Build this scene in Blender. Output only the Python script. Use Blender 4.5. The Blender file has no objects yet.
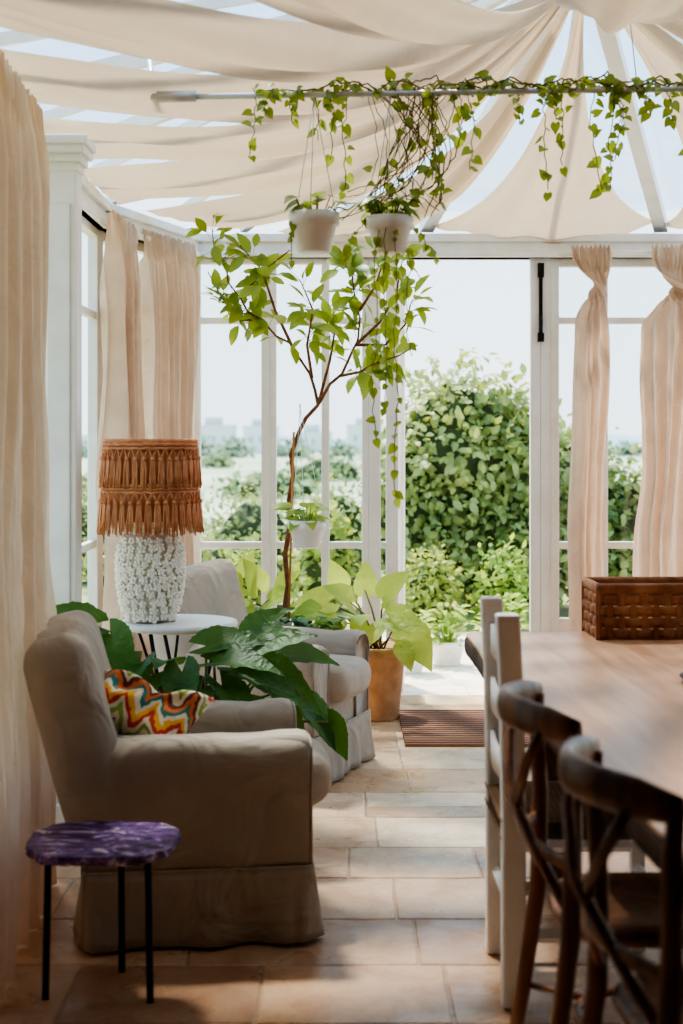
import bpy, math, random
from mathutils import Vector, Matrix, noise
random.seed(11)
COL=bpy.context.scene.collection
V=Vector
R=random.uniform
# ---------- survey helper: metres from a sighting at a known distance ----------
def pt(px,py,d): return V(((px-341.5)/1423*d, d, 1.45-(py-440)/1423*d))
def lin(c):
    return tuple(((x/255)/12.92 if x/255<=0.04045 else (((x/255)+.055)/1.055)**2.4) for x in c)+(1.0,)
# ---------- materials ----------
def M(name,c1,c2=None,rough=.7,scale=8,bump=0,bscale=60,trans=0,metal=0,spec=.3,detail=4,tcol=None,wr=0,wrs=5):
    m=bpy.data.materials.new(name); m.use_nodes=True; nt=m.node_tree; n=nt.nodes; l=nt.links
    b=n['Principled BSDF']; out=n['Material Output']
    b.inputs['Roughness'].default_value=rough; b.inputs['Metallic'].default_value=metal
    b.inputs['Specular IOR Level'].default_value=spec
    tc=n.new('ShaderNodeTexCoord')
    nz=n.new('ShaderNodeTexNoise'); nz.inputs['Scale'].default_value=scale; nz.inputs['Detail'].default_value=detail
    l.new(tc.outputs['Object'],nz.inputs['Vector'])
    cr=n.new('ShaderNodeValToRGB'); cr.color_ramp.elements[0].position=.35; cr.color_ramp.elements[1].position=.65
    cr.color_ramp.elements[0].color=lin(c1); cr.color_ramp.elements[1].color=lin(c2 or c1)
    l.new(nz.outputs['Fac'],cr.inputs['Fac']); l.new(cr.outputs['Color'],b.inputs['Base Color'])
    prev=None
    if wr:
        n2=n.new('ShaderNodeTexNoise'); n2.inputs['Scale'].default_value=wrs; n2.inputs['Detail'].default_value=2; n2.inputs['Distortion'].default_value=1.6
        l.new(tc.outputs['Object'],n2.inputs['Vector'])
        bp=n.new('ShaderNodeBump'); bp.inputs['Strength'].default_value=wr; bp.inputs['Distance'].default_value=.04
        l.new(n2.outputs['Fac'],bp.inputs['Height']); l.new(bp.outputs['Normal'],b.inputs['Normal']); prev=bp
    if bump:
        n2=n.new('ShaderNodeTexNoise'); n2.inputs['Scale'].default_value=bscale; n2.inputs['Detail'].default_value=3
        l.new(tc.outputs['Object'],n2.inputs['Vector'])
        bp=n.new('ShaderNodeBump'); bp.inputs['Strength'].default_value=bump; bp.inputs['Distance'].default_value=.01
        if prev: l.new(prev.outputs['Normal'],bp.inputs['Normal'])
        l.new(n2.outputs['Fac'],bp.inputs['Height']); l.new(bp.outputs['Normal'],b.inputs['Normal'])
    if trans:
        t=n.new('ShaderNodeBsdfTranslucent'); mx=n.new('ShaderNodeMixShader'); mx.inputs['Fac'].default_value=trans
        if tcol: t.inputs['Color'].default_value=lin(tcol)
        else: l.new(cr.outputs['Color'],t.inputs['Color'])
        l.new(b.outputs['BSDF'],mx.inputs[1]); l.new(t.outputs['BSDF'],mx.inputs[2]); l.new(mx.outputs['Shader'],out.inputs['Surface'])
    return m
def glassmat(name,tint=(240,248,250),g=.06):
    m=bpy.data.materials.new(name); m.use_nodes=True; nt=m.node_tree; n=nt.nodes; l=nt.links
    n.remove(n['Principled BSDF'])
    t=n.new('ShaderNodeBsdfTransparent'); t.inputs['Color'].default_value=lin(tint)
    s=n.new('ShaderNodeBsdfGlossy'); s.inputs['Roughness'].default_value=.03
    mx=n.new('ShaderNodeMixShader'); mx.inputs['Fac'].default_value=g
    l.new(t.outputs[0],mx.inputs[1]); l.new(s.outputs[0],mx.inputs[2]); l.new(mx.outputs[0],n['Material Output'].inputs['Surface'])
    return m
def stonemat(name,r0=.18,r1=.48):
    m=bpy.data.materials.new(name); m.use_nodes=True; nt=m.node_tree; n=nt.nodes; l=nt.links; b=n['Principled BSDF']
    tc=n.new('ShaderNodeTexCoord'); at=n.new('ShaderNodeAttribute'); at.attribute_name='Col'
    n1=n.new('ShaderNodeTexNoise'); n1.inputs['Scale'].default_value=6; n1.inputs['Detail'].default_value=10; n1.inputs['Roughness'].default_value=.78; n1.inputs['Distortion'].default_value=.6
    l.new(tc.outputs['Object'],n1.inputs['Vector'])
    cr=n.new('ShaderNodeValToRGB'); cr.color_ramp.elements[0].position=.36; cr.color_ramp.elements[0].color=(.55,.37,.25,1); cr.color_ramp.elements[1].position=.58; cr.color_ramp.elements[1].color=(1,1,1,1)
    l.new(n1.outputs['Fac'],cr.inputs['Fac'])
    mu=n.new('ShaderNodeMixRGB'); mu.blend_type='MULTIPLY'; mu.inputs['Fac'].default_value=.66
    l.new(at.outputs['Color'],mu.inputs[1]); l.new(cr.outputs['Color'],mu.inputs[2])
    vp=n.new('ShaderNodeTexVoronoi'); vp.inputs['Scale'].default_value=38; l.new(tc.outputs['Object'],vp.inputs['Vector'])
    pr=n.new('ShaderNodeValToRGB'); pr.color_ramp.elements[0].position=.06; pr.color_ramp.elements[0].color=(.45,.34,.26,1); pr.color_ramp.elements[1].position=.16; pr.color_ramp.elements[1].color=(1,1,1,1)
    l.new(vp.outputs['Distance'],pr.inputs['Fac'])
    mu2=n.new('ShaderNodeMixRGB'); mu2.blend_type='MULTIPLY'; mu2.inputs['Fac'].default_value=.5
    l.new(mu.outputs[0],mu2.inputs[1]); l.new(pr.outputs['Color'],mu2.inputs[2]); l.new(mu2.outputs[0],b.inputs['Base Color'])
    n2=n.new('ShaderNodeTexNoise'); n2.inputs['Scale'].default_value=5; n2.inputs['Detail'].default_value=6; l.new(tc.outputs['Object'],n2.inputs['Vector'])
    mr=n.new('ShaderNodeMapRange'); mr.inputs['From Min'].default_value=.3; mr.inputs['From Max'].default_value=.7; mr.inputs['To Min'].default_value=r0; mr.inputs['To Max'].default_value=r1; l.new(n2.outputs['Fac'],mr.inputs['Value']); l.new(mr.outputs[0],b.inputs['Roughness'])
    b.inputs['Specular IOR Level'].default_value=.45
    bp=n.new('ShaderNodeBump'); bp.inputs['Strength'].default_value=.3; bp.inputs['Distance'].default_value=.006
    l.new(n1.outputs['Fac'],bp.inputs['Height']); l.new(bp.outputs['Normal'],b.inputs['Normal'])
    return m
def woodmat(name,c1,c2,rough=.45,scale=3,axis='Y',spec=.4):
    m=bpy.data.materials.new(name); m.use_nodes=True; nt=m.node_tree; n=nt.nodes; l=nt.links; b=n['Principled BSDF']
    tc=n.new('ShaderNodeTexCoord'); mp=n.new('ShaderNodeMapping'); l.new(tc.outputs['Object'],mp.inputs['Vector'])
    mp.inputs['Scale'].default_value={'Y':(8,.8,8),'X':(.8,8,8),'Z':(8,8,.8)}[axis]
    nz=n.new('ShaderNodeTexNoise'); nz.inputs['Scale'].default_value=scale; nz.inputs['Detail'].default_value=7; nz.inputs['Distortion'].default_value=.6
    l.new(mp.outputs[0],nz.inputs['Vector'])
    cr=n.new('ShaderNodeValToRGB'); cr.color_ramp.elements[0].position=.35; cr.color_ramp.elements[1].position=.68
    cr.color_ramp.elements[0].color=lin(c1); cr.color_ramp.elements[1].color=lin(c2)
    l.new(nz.outputs['Fac'],cr.inputs['Fac']); l.new(cr.outputs['Color'],b.inputs['Base Color'])
    b.inputs['Roughness'].default_value=rough; b.inputs['Specular IOR Level'].default_value=spec
    bp=n.new('ShaderNodeBump'); bp.inputs['Strength'].default_value=.2; bp.inputs['Distance'].default_value=.004
    l.new(nz.outputs['Fac'],bp.inputs['Height']); l.new(bp.outputs['Normal'],b.inputs['Normal'])
    return m
def stripes(name,cols,scale,zig=0,zper=.05,axis=0,other=1,rough=.9,warp=0):
    m=bpy.data.materials.new(name); m.use_nodes=True; nt=m.node_tree; n=nt.nodes; l=nt.links; b=n['Principled BSDF']
    tc=n.new('ShaderNodeTexCoord'); sp=n.new('ShaderNodeSeparateXYZ')
    if warp:
        nz=n.new('ShaderNodeTexNoise'); nz.inputs['Scale'].default_value=9; nz.inputs['Detail'].default_value=4; l.new(tc.outputs['Object'],nz.inputs['Vector'])
        ma0=n.new('ShaderNodeVectorMath'); ma0.operation='MULTIPLY_ADD'; ma0.inputs[1].default_value=(warp,)*3
        l.new(nz.outputs['Color'],ma0.inputs[0]); l.new(tc.outputs['Object'],ma0.inputs[2]); l.new(ma0.outputs[0],sp.inputs[0])
    else: l.new(tc.outputs['Object'],sp.inputs[0])
    a=sp.outputs[axis]; o=sp.outputs[other]
    pp=n.new('ShaderNodeMath'); pp.operation='PINGPONG'; pp.inputs[1].default_value=zper
    l.new(o,pp.inputs[0])
    ma=n.new('ShaderNodeMath'); ma.operation='MULTIPLY_ADD'; ma.inputs[1].default_value=zig; l.new(pp.outputs[0],ma.inputs[0]); l.new(a,ma.inputs[2])
    ms=n.new('ShaderNodeMath'); ms.operation='MULTIPLY'; ms.inputs[1].default_value=scale; l.new(ma.outputs[0],ms.inputs[0])
    fr=n.new('ShaderNodeMath'); fr.operation='FRACT'; l.new(ms.outputs[0],fr.inputs[0])
    cr=n.new('ShaderNodeValToRGB'); cr.color_ramp.interpolation='CONSTANT'
    e=cr.color_ramp.elements
    while len(e)<len(cols): e.new(.5)
    for i,c in enumerate(cols): e[i].position=i/len(cols); e[i].color=lin(c)
    l.new(fr.outputs[0],cr.inputs['Fac']); l.new(cr.outputs['Color'],b.inputs['Base Color']); b.inputs['Roughness'].default_value=rough
    return m
# ---------- mesh builder ----------
class MB:
    def __init__(s): s.v=[]; s.f=[]
    def add(s,vs,fs):
        o=len(s.v); s.v.extend([V(v) for v in vs]); s.f.extend([tuple(i+o for i in f) for f in fs]); return s
    def box(s,x0,x1,y0,y1,z0,z1):
        return s.add([(x0,y0,z0),(x1,y0,z0),(x1,y1,z0),(x0,y1,z0),(x0,y0,z1),(x1,y0,z1),(x1,y1,z1),(x0,y1,z1)],
          [(0,3,2,1),(4,5,6,7),(0,1,5,4),(1,2,6,5),(2,3,7,6),(3,0,4,7)])
    def obox(s,o,ux,uy,s0,s1,t0,t1,z0,z1):
        P=lambda a,b,c:V(o)+V(ux)*a+V(uy)*b+V((0,0,c))
        return s.add([P(s0,t0,z0),P(s1,t0,z0),P(s1,t1,z0),P(s0,t1,z0),P(s0,t0,z1),P(s1,t0,z1),P(s1,t1,z1),P(s0,t1,z1)],
          [(0,3,2,1),(4,5,6,7),(0,1,5,4),(1,2,6,5),(2,3,7,6),(3,0,4,7)])
    def tube(s,pts,rad,n=8,flat=None,closed=False):
        pts=[V(p) for p in pts]; N=len(pts)
        if not hasattr(rad,'__len__'): rad=[rad]*N
        up=V((0,0,1)); vs=[]; prev=None
        for i,p in enumerate(pts):
            if closed: t=(pts[(i+1)%N]-pts[i-1])
            else: t=(pts[min(i+1,N-1)]-pts[max(i-1,0)])
            t=t.normalized() if t.length>1e-9 else V((0,0,1))
            if flat is not None:
                a=t.cross(up); a=a.normalized() if a.length>1e-4 else V((1,0,0)); b=a.cross(t)
            else:
                if prev is None:
                    a=t.orthogonal().normalized()
                else:
                    a=prev-t*prev.dot(t); a=a.normalized() if a.length>1e-6 else t.orthogonal().normalized()
                prev=a; b=t.cross(a)
            for k in range(n):
                th=2*math.pi*(k+.5)/n
                r=rad[i]
                if flat: vs.append(p+a*math.cos(th)*r*flat[0]+b*math.sin(th)*r*flat[1])
                else: vs.append(p+a*math.cos(th)*r+b*math.sin(th)*r)
        fs=[]
        M_=N if closed else N-1
        for i in range(M_):
            for k in range(n):
                j=(i+1)%N
                fs.append((i*n+k,i*n+(k+1)%n,j*n+(k+1)%n,j*n+k))
        if not closed:
            fs.append(tuple(range(n-1,-1,-1))); fs.append(tuple((N-1)*n+k for k in range(n)))
        return s.add(vs,fs)
    def post(s,pts,hw):
        vs=[]; 
        for p in pts:
            for (a,b) in ((-1,-1),(1,-1),(1,1),(-1,1)): vs.append(V(p)+V((a*hw,b*hw,0)))
        fs=[(3,2,1,0)]
        for i in range(len(pts)-1):
            for k in range(4): fs.append((i*4+k,i*4+(k+1)%4,(i+1)*4+(k+1)%4,(i+1)*4+k))
        q=(len(pts)-1)*4; fs.append((q,q+1,q+2,q+3)); return s.add(vs,fs)
    def lathe(s,prof,n=40,c=(0,0,0),fn=None):
        vs=[];fs=[];c=V(c)
        for i,(r,z) in enumerate(prof):
            for k in range(n):
                th=2*math.pi*k/n; rr=r*(fn(th,i,z) if fn else 1)
                vs.append(c+V((rr*math.cos(th),rr*math.sin(th),z)))
        for i in range(len(prof)-1):
            for k in range(n): fs.append((i*n+k,i*n+(k+1)%n,(i+1)*n+(k+1)%n,(i+1)*n+k))
        fs.append(tuple(range(n-1,-1,-1))); fs.append(tuple((len(prof)-1)*n+k for k in range(n)))
        return s.add(vs,fs)
    def grid(s,nu,nv,fn):
        vs=[fn(u/nu,v/nv) for v in range(nv+1) for u in range(nu+1)]
        fs=[(v*(nu+1)+u,v*(nu+1)+u+1,(v+1)*(nu+1)+u+1,(v+1)*(nu+1)+u) for v in range(nv) for u in range(nu)]
        return s.add(vs,fs)
    def rbox(s,h,c,r,rot=None,puff=0,ns=.006,seg=4,inn=9):
        def ax(hh):
            a=[-(hh-r)-r*math.tan(math.pi/4*(1-k/seg)) for k in range(seg)]
            m=[-(hh-r)+2*(hh-r)*k/inn for k in range(inn+1)]
            return a+m+[-x for x in reversed(a)]
        A=[ax(x) for x in h]; c=V(c); cache={}; 
        def vid(p):
            key=tuple(round(q,5) for q in p)
            if key in cache: return cache[key]
            P=V(p); I=V([max(-(h[i]-r),min(h[i]-r,P[i])) for i in range(3)])
            d=(P-I); d=d.normalized() if d.length>1e-9 else V((0,0,1))
            Q=I+d*r
            if puff:
                for i in range(3):
                    o=[j for j in range(3) if j!=i]
                    k=max(0,1-(Q[o[0]]/h[o[0]])**2)*max(0,1-(Q[o[1]]/h[o[1]])**2)
                    Q[i]+=puff*k*(Q[i]/h[i])
            q=noise.noise((Q+c)*5.0)*ns; Q=Q*(1+q/max(.1,Q.length))
            if rot: Q=rot@Q
            Q=Q+c; cache[key]=len(L); L.append(Q); return cache[key]
        L=[];F=[]
        for i in range(3):
            j,k=[(1,2),(2,0),(0,1)][i]
            for sg in (-1,1):
                for a in range(len(A[j])-1):
                    for b in range(len(A[k])-1):
                        q=[]
                        for (aa,bb) in ((a,b),(a+1,b),(a+1,b+1),(a,b+1)):
                            p=[0,0,0]; p[i]=sg*h[i]; p[j]=A[j][aa]; p[k]=A[k][bb]
                            q.append(vid(p))
                        if sg<0: q=q[::-1]
                        if len(set(q))==4: F.append(tuple(q))
        return s.add(L,F)
    def leaf(s,base,d,up,L,prof,fold=.15,curl=.25,wave=0,freq=14):
        d=V(d).normalized(); sd=d.cross(V(up)); sd=sd.normalized() if sd.length>1e-4 else d.orthogonal().normalized()
        n=sd.cross(d); base=V(base); vs=[]
        for (tc,te,w) in prof:
            c=base+d*L*tc-n*curl*L*tc*tc
            e=base+d*L*te-n*curl*L*te*abs(te)
            wv=math.sin(te*freq)*wave*L
            vs+= [e+sd*w*L+n*(fold*w*L+wv),c,e-sd*w*L+n*(fold*w*L-wv)]
        fs=[]
        for i in range(len(prof)-1):
            a=i*3; fs+=[(a,a+1,a+4,a+3),(a+1,a+2,a+5,a+4)]
        return s.add(vs,fs)
    def ico(s,c,r,sc=(1,1,1)):
        t=(1+5**.5)/2
        vs=[(-1,t,0),(1,t,0),(-1,-t,0),(1,-t,0),(0,-1,t),(0,1,t),(0,-1,-t),(0,1,-t),(t,0,-1),(t,0,1),(-t,0,-1),(-t,0,1)]
        fs=[(0,11,5),(0,5,1),(0,1,7),(0,7,10),(0,10,11),(1,5,9),(5,11,4),(11,10,2),(10,7,6),(7,1,8),(3,9,4),(3,4,2),(3,2,6),(3,6,8),(3,8,9),(4,9,5),(2,4,11),(6,2,10),(8,6,7),(9,8,1)]
        k=r/math.sqrt(1+t*t); c=V(c)
        return s.add([c+V((v[0]*k*sc[0],v[1]*k*sc[1],v[2]*k*sc[2])) for v in vs],fs)
ELL=[(0,0,.02),(.15,.15,.16),(.4,.4,.27),(.65,.65,.24),(.85,.85,.13),(1,1,0.005)]
HEART=[(0,-.16,.14),(.08,-.12,.32),(.2,.05,.42),(.35,.3,.43),(.55,.52,.34),(.78,.76,.18),(1,1,.01)]
def refine(P,amp):
    out=[]
    for i in range(len(P)-1):
        for s_ in range(3):
            t=s_/3; a,b=P[i],P[i+1]; tc,te,w=[a[j]+(b[j]-a[j])*t for j in range(3)]
            out.append((tc,te,w*(1+(amp if (i*3+s_)%2 else -amp*.7))))
    return out+[P[-1]]
BIG=refine([(0,-.24,.12),(.05,-.22,.26),(.12,-.1,.39),(.22,.08,.45),(.36,.26,.44),(.52,.46,.37),(.7,.66,.26),(.86,.85,.13),(1,1,.01)],.02)
ARROW=refine([(0,-.28,.13),(.05,-.22,.23),(.12,-.06,.31),(.22,.1,.35),(.36,.28,.33),(.52,.48,.27),(.7,.67,.18),(.86,.85,.09),(1,1,.01)],.03)
FIG=[(0,0,.04),(.2,.2,.24),(.5,.5,.32),(.8,.8,.2),(1,1,.03)]
SIMPLE=[(0,0,.03),(.5,.5,.3),(1,1,.02)]
def build(name,mb,mat,parent=None,origin=None,smooth=True,bevel=0,label=None,cat=None,kind=None,loc=None,rot=0,group=None,solid=0,cols=None):
    me=bpy.data.meshes.new(name)
    o=V(origin) if origin is not None else V((0,0,0))
    me.from_pydata([tuple(v-o) for v in mb.v],[],mb.f); me.update()
    me.materials.append(mat)
    if cols:
        ca=me.color_attributes.new('Col','FLOAT_COLOR','CORNER'); li=0
        for p,c in zip(me.polygons,cols):
            for k in p.loop_indices: ca.data[k].color=c
    if smooth:
        for p in me.polygons: p.use_smooth=True
    ob=bpy.data.objects.new(name,me); COL.objects.link(ob)
    ob.location=loc if loc is not None else o
    ob.rotation_euler=(0,0,rot)
    if parent: ob.parent=parent
    if parent and origin is not None: ob.location=o-V(parent.location) if parent.rotation_euler.z==0 else o
    if solid:
        m=ob.modifiers.new('solid','SOLIDIFY'); m.thickness=solid
    if bevel:
        m=ob.modifiers.new('bev','BEVEL'); m.width=bevel; m.segments=2; m.limit_method='ANGLE'
        for p in me.polygons: p.use_smooth=False
    meta(ob,label,cat,kind,group); return ob
def meta(ob,label=None,cat=None,kind=None,group=None):
    if label: ob['label']=label
    if cat: ob['category']=cat
    if kind: ob['kind']=kind
    if group: ob['group']=group
def empty(name,loc,rot=0,label=None,cat=None,group=None,kind=None):
    e=bpy.data.objects.new(name,None); e.empty_display_size=.1; COL.objects.link(e); e.location=loc; e.rotation_euler=(0,0,rot)
    meta(e,label,cat,kind,group); return e
def clone(root,loc,rot,label=None):
    r=root.copy(); COL.objects.link(r); r.location=loc; r.rotation_euler=(0,0,rot)
    if label: r['label']=label
    for c in list(root.children):
        k=c.copy(); COL.objects.link(k); k.parent=r
    return r
# ---------- palette ----------
m_stone=stonemat('limestone'); m_terr=stonemat('terrace_limestone',.5,.8)
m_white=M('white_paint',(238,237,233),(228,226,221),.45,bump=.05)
m_wall=M('dimming_plaster',(120,100,84),(110,90,76),.85,bump=.1)  # kept dark so the unseen walls dim the foreground
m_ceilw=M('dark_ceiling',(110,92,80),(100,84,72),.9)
m_curt=M('linen_curtain',(224,199,177),(210,185,163),.9,bump=.2,bscale=220,trans=.30,tcol=(240,212,188),wr=.4,wrs=7)
m_sail=M('cotton_sail',(212,187,160),(198,173,147),.9,bump=.15,bscale=150,trans=.27,tcol=(236,205,170),scale=3,wr=.6,wrs=3.2)
m_glass=glassmat('window_glass')
m_linen=M('taupe_linen',(176,163,149),(162,149,136),.95,bump=.3,bscale=260,scale=3,wr=.9,wrs=4.5)
m_linen2=M('taupe_linen_seat',(186,173,159),(174,161,148),.95,bump=.3,bscale=260,scale=3,wr=.6,wrs=5)
m_table=woodmat('table_wood',(184,134,100),(218,172,136),.30,2.2,'Y',.55)
m_tedge=woodmat('bark_edge',(52,32,20),(88,56,36),.7,3,'Y')
m_dark=woodmat('worn_bentwood',(96,57,36),(156,103,68),.38,3,'Z',.5)
m_chwhite=M('chalk_white_wood',(255,254,252),(248,246,242),.6,bump=.1,scale=20)
m_rush=stripes('rush_weave',[(110,78,50),(150,112,72),(96,66,42),(140,102,64)],60)
m_black=M('black_iron',(22,21,22),(30,28,28),.45,metal=.6)
m_steel=M('painted_steel',(205,206,205),(190,192,192),.4,metal=.3)
m_terra=M('terracotta',(212,170,132),(190,144,106),.85,bump=.2,scale=12)
m_soil=M('soil',(40,28,20),(62,44,32),1,bump=.6,scale=40)
m_pot=M('white_ceramic',(236,234,228),(226,222,216),.35)
m_bark=M('bark',(96,58,36),(134,88,58),.85,bump=.4,scale=30)
m_cane=M('bamboo_cane',(168,108,58),(190,130,76),.6)
m_lemon=M('young_leaf',(74,108,36),(152,170,64),.42,scale=4,trans=.42,tcol=(172,188,62),spec=.5)
m_poth=M('pothos_leaf',(78,110,36),(134,152,56),.4,scale=8,trans=.42,tcol=(170,184,62),spec=.5)
m_phil=M('green_rib_leaf',(30,66,28),(66,108,44),.5,scale=5,trans=.28,tcol=(108,150,48),spec=.3,wr=.3,wrs=16)
m_caly=M('pale_broad_leaf',(112,150,62),(166,188,94),.5,scale=5,trans=.46,tcol=(196,210,96),wr=.3,wrs=14)
m_bush=M('fig_leaf',(84,108,56),(166,178,108),.45,scale=1.6,trans=.32,tcol=(186,194,90),spec=.5)
m_shrub=M('shrub_leaf',(112,136,66),(182,192,108),.5,scale=3,trans=.42,tcol=(206,210,100),spec=.4)
m_bush2=M('hedge_leaf',(108,130,74),(174,182,116),.6,scale=1.2,trans=.36,tcol=(190,194,106))
m_core=M('foliage_shade',(40,54,30),(60,74,42),.9,scale=6)  # shade between the leaves, put into a dark colour
m_stem=M('green_stem',(96,104,48),(124,104,62),.6)
m_lampb=M('coral_ceramic',(255,250,240),(250,243,230),.6)
m_lampc=M('coral_ceramic_recess_shade',(226,214,196),(214,202,184),.8)  # darker tone paints occlusion shade into the gaps between blossoms
m_raff=M('raffia',(200,132,92),(222,160,118),.8,bump=.3,scale=30,trans=.2,tcol=(236,166,118))
m_mat=stripes('coir_stripes',[(112,76,58),(140,98,74),(98,66,52),(150,110,84),(116,80,60)],22,axis=1,other=0)
m_leather=M('woven_leather',(132,84,58),(170,120,86),.65,bump=.3,scale=14,spec=.25)
m_cush=stripes('zigzag_weave',[(240,228,200),(206,60,42),(240,178,60),(240,228,200),(56,126,118),(226,118,58),(110,56,48),(240,228,200),(150,172,74)],5.6,zig=1.4,zper=.042,axis=2,other=1,warp=.10)
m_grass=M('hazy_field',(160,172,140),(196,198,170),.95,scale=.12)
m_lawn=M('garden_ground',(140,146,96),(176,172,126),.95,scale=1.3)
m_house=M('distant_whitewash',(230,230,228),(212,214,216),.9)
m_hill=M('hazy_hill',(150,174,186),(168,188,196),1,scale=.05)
# ---------- setting ----------
def tiles(name,x0,x1,y0,y1,z,colfn,grout,seed,rows=(.32,.44),ws=(.36,.66),mat=None,split=.16):
    rnd=random.Random(seed); mb=MB(); cols=[]
    mb.box(x0,x1,y0,y1,z-.12,z-.003); cols+= [grout]*6
    def tile(a,b,c,d):
        g=.003; a+=g;b-=g;c+=g;d-=g; h=z+rnd.uniform(-.0004,.0004); e=.004
        def ring(e,hh):
            pts=[]; n_=6
            for (p,q) in (((a+e,c+e),(b-e,c+e)),((b-e,c+e),(b-e,d-e)),((b-e,d-e),(a+e,d-e)),((a+e,d-e),(a+e,c+e))):
                for k in range(n_):
                    t=k/n_; x=p[0]+(q[0]-p[0])*t; y=p[1]+(q[1]-p[1])*t
                    pts.append(V((x+noise.noise(V((x*7,y*7,1)))*.006,y+noise.noise(V((x*7,y*7,7)))*.006,hh)))
            return pts
        lo=ring(0,z-.003); hi=ring(e,h); n_=len(lo)
        fs=[tuple(range(n_,2*n_))]+[(k,(k+1)%n_,n_+(k+1)%n_,n_+k) for k in range(n_)]
        mb.add(lo+hi,fs); c_=colfn(rnd,(a+b)/2,(c+d)/2); cols.extend([c_]*len(fs))
    y=y0
    while y<y1-.01:
        h=rnd.uniform(*rows); h=min(h,y1-y)
        if y1-(y+h)<.12: h=y1-y
        x=x0-rnd.uniform(0,.3)
        while x<x1-.01:
            w=rnd.uniform(*ws)
            if x1-(x+w)<.15: w=x1-x
            k=rnd.random(); xa=max(x,x0)
            if k<split and h>.34:
                f_=rnd.choice((.4,.5,.6)); tile(xa,x+w,y,y+h*f_); tile(xa,x+w,y+h*f_,y+h)
            else: tile(xa,x+w,y,y+h)
            x+=w
        y+=h
    return build(name,mb,mat or m_stone,kind='structure',smooth=False,cols=cols)
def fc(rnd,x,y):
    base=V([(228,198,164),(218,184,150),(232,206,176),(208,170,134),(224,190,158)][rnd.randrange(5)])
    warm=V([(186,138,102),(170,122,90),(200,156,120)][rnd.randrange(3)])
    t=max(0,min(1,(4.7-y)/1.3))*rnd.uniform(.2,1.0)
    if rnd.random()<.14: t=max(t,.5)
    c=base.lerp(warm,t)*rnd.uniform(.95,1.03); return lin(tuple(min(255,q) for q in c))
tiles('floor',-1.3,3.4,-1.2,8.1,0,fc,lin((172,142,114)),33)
tiles('floor_terrace',-6,6,8.1,10.9,-.02,lambda r,x,y:lin([(244,236,222),(240,229,212),(248,241,229)][r.randrange(3)]),lin((210,196,176)),9,(.35,.5),(.4,.8),m_terr)
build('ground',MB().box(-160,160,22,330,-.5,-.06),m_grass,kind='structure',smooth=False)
build('ground_garden',MB().box(-40,40,10.9,22,-.5,-.06),m_lawn,kind='structure',smooth=False)
build('ground_side',MB().box(-40,-1.3,-3,10.9,-.5,-.15),m_lawn,kind='structure',smooth=False)
build('wall_rear_unseen',MB().box(-1.3,3.4,-1.3,-1.2,0,3.2),m_wall,kind='structure',smooth=False)  # unseen walls added around the camera end to keep light off the foreground
build('wall_right_unseen',MB().box(3.4,3.5,-1.2,4.6,0,3.2),m_wall,kind='structure',smooth=False)
build('wall_left_unseen',MB().box(-1.3,-1.22,-1.2,3.3,0,3.2),m_wall,kind='structure',smooth=False)
build('ceiling_light_block',MB().box(-1.3,3.4,-1.3,3.8,3.2,3.3),m_ceilw,kind='structure',smooth=False)  # unseen slab added to block sky light over the near part
wn=[0]
def window(p0,p1,z0,z1,vert,horiz,fw=.05,panel=0,th=.05,name='window',endw=None):
    wn[0]+=1
    p0=V((p0[0],p0[1],0)); p1=V((p1[0],p1[1],0)); ux=(p1-p0).normalized(); uy=V((-ux.y,ux.x,0)); L=(p1-p0).length
    mb=MB(); ew=endw or fw
    mb.obox(p0,ux,uy,0,ew,-th/2,th/2,z0,z1); mb.obox(p0,ux,uy,L-ew,L,-th/2,th/2,z0,z1)
    mb.obox(p0,ux,uy,ew,L-ew,-th/2,th/2,z1-fw,z1); mb.obox(p0,ux,uy,ew,L-ew,-th/2,th/2,z0,z0+fw*1.6)
    for (a,w) in vert: mb.obox(p0,ux,uy,a-w/2,a+w/2,-th/2+.004,th/2-.004,z0+.01,z1-.01)
    for h in horiz: mb.obox(p0,ux,uy,ew-.01,L-ew+.01,-th/2+.008,th/2-.008,h-.019,h+.019)
    if panel: mb.obox(p0,ux,uy,ew-.01,L-ew+.01,-th/4,th/4,z0+.02,panel)
    ob=build(f'{name}_{wn[0]}',mb,m_white,origin=p0,kind='structure',smooth=False,bevel=.005)
    if L>2*ew+.01:
        g=MB(); q0=p0+ux*ew; q1=p1-ux*ew; zb=max(z0+fw,panel)
        g.add([q0+V((0,0,zb)),q1+V((0,0,zb)),q1+V((0,0,z1-fw)),q0+V((0,0,z1-fw))],[(0,1,2,3)])
        build('glass_pane',g,m_glass,parent=ob,origin=p0,smooth=False)
    return ob
EZ=2.47
window((-1.2,3.3),(-1.2,5.1),0,EZ,[(.9,.05)],[2.05,.95],panel=.45)
window((-1.2,5.2),(-1.2,6.9),0,EZ,[],[2.05,.95],panel=.45,fw=.04)
window((-1.2,6.9),(-.84,8.0),0,EZ,[],[2.12,.86],panel=.45)
window((-.84,8.0),(-.40,8.0),0,EZ,[],[2.12,.86],fw=.035,endw=.05)
window((-.40,8.0),(.15,8.0),0,EZ,[(.31,.045)],[2.12,.86],fw=.035)
window((.15,8.0),(.32,8.0),0,EZ,[],[2.12,.86],fw=.03,endw=.07)
dr=window((1.06,8.0),(1.17,8.0),0,EZ,[],[],fw=.05,name='door',endw=.054)
window((1.17,8.0),(2.3,8.0),0,EZ,[(.3,.05)],[2.12,.86],panel=.45)
window((2.3,8.0),(3.3,6.9),0,EZ,[],[2.12,.86],panel=.45)
window((3.35,6.9),(3.35,4.6),0,EZ,[(1.1,.05)],[2.12,.86],panel=.45)
bm=MB(); bm.box(1.105,1.125,7.955,7.972,2.02,2.40); bm.box(1.098,1.132,7.95,7.974,2.36,2.44); bm.box(1.098,1.132,7.95,7.974,2.0,2.05)
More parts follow.
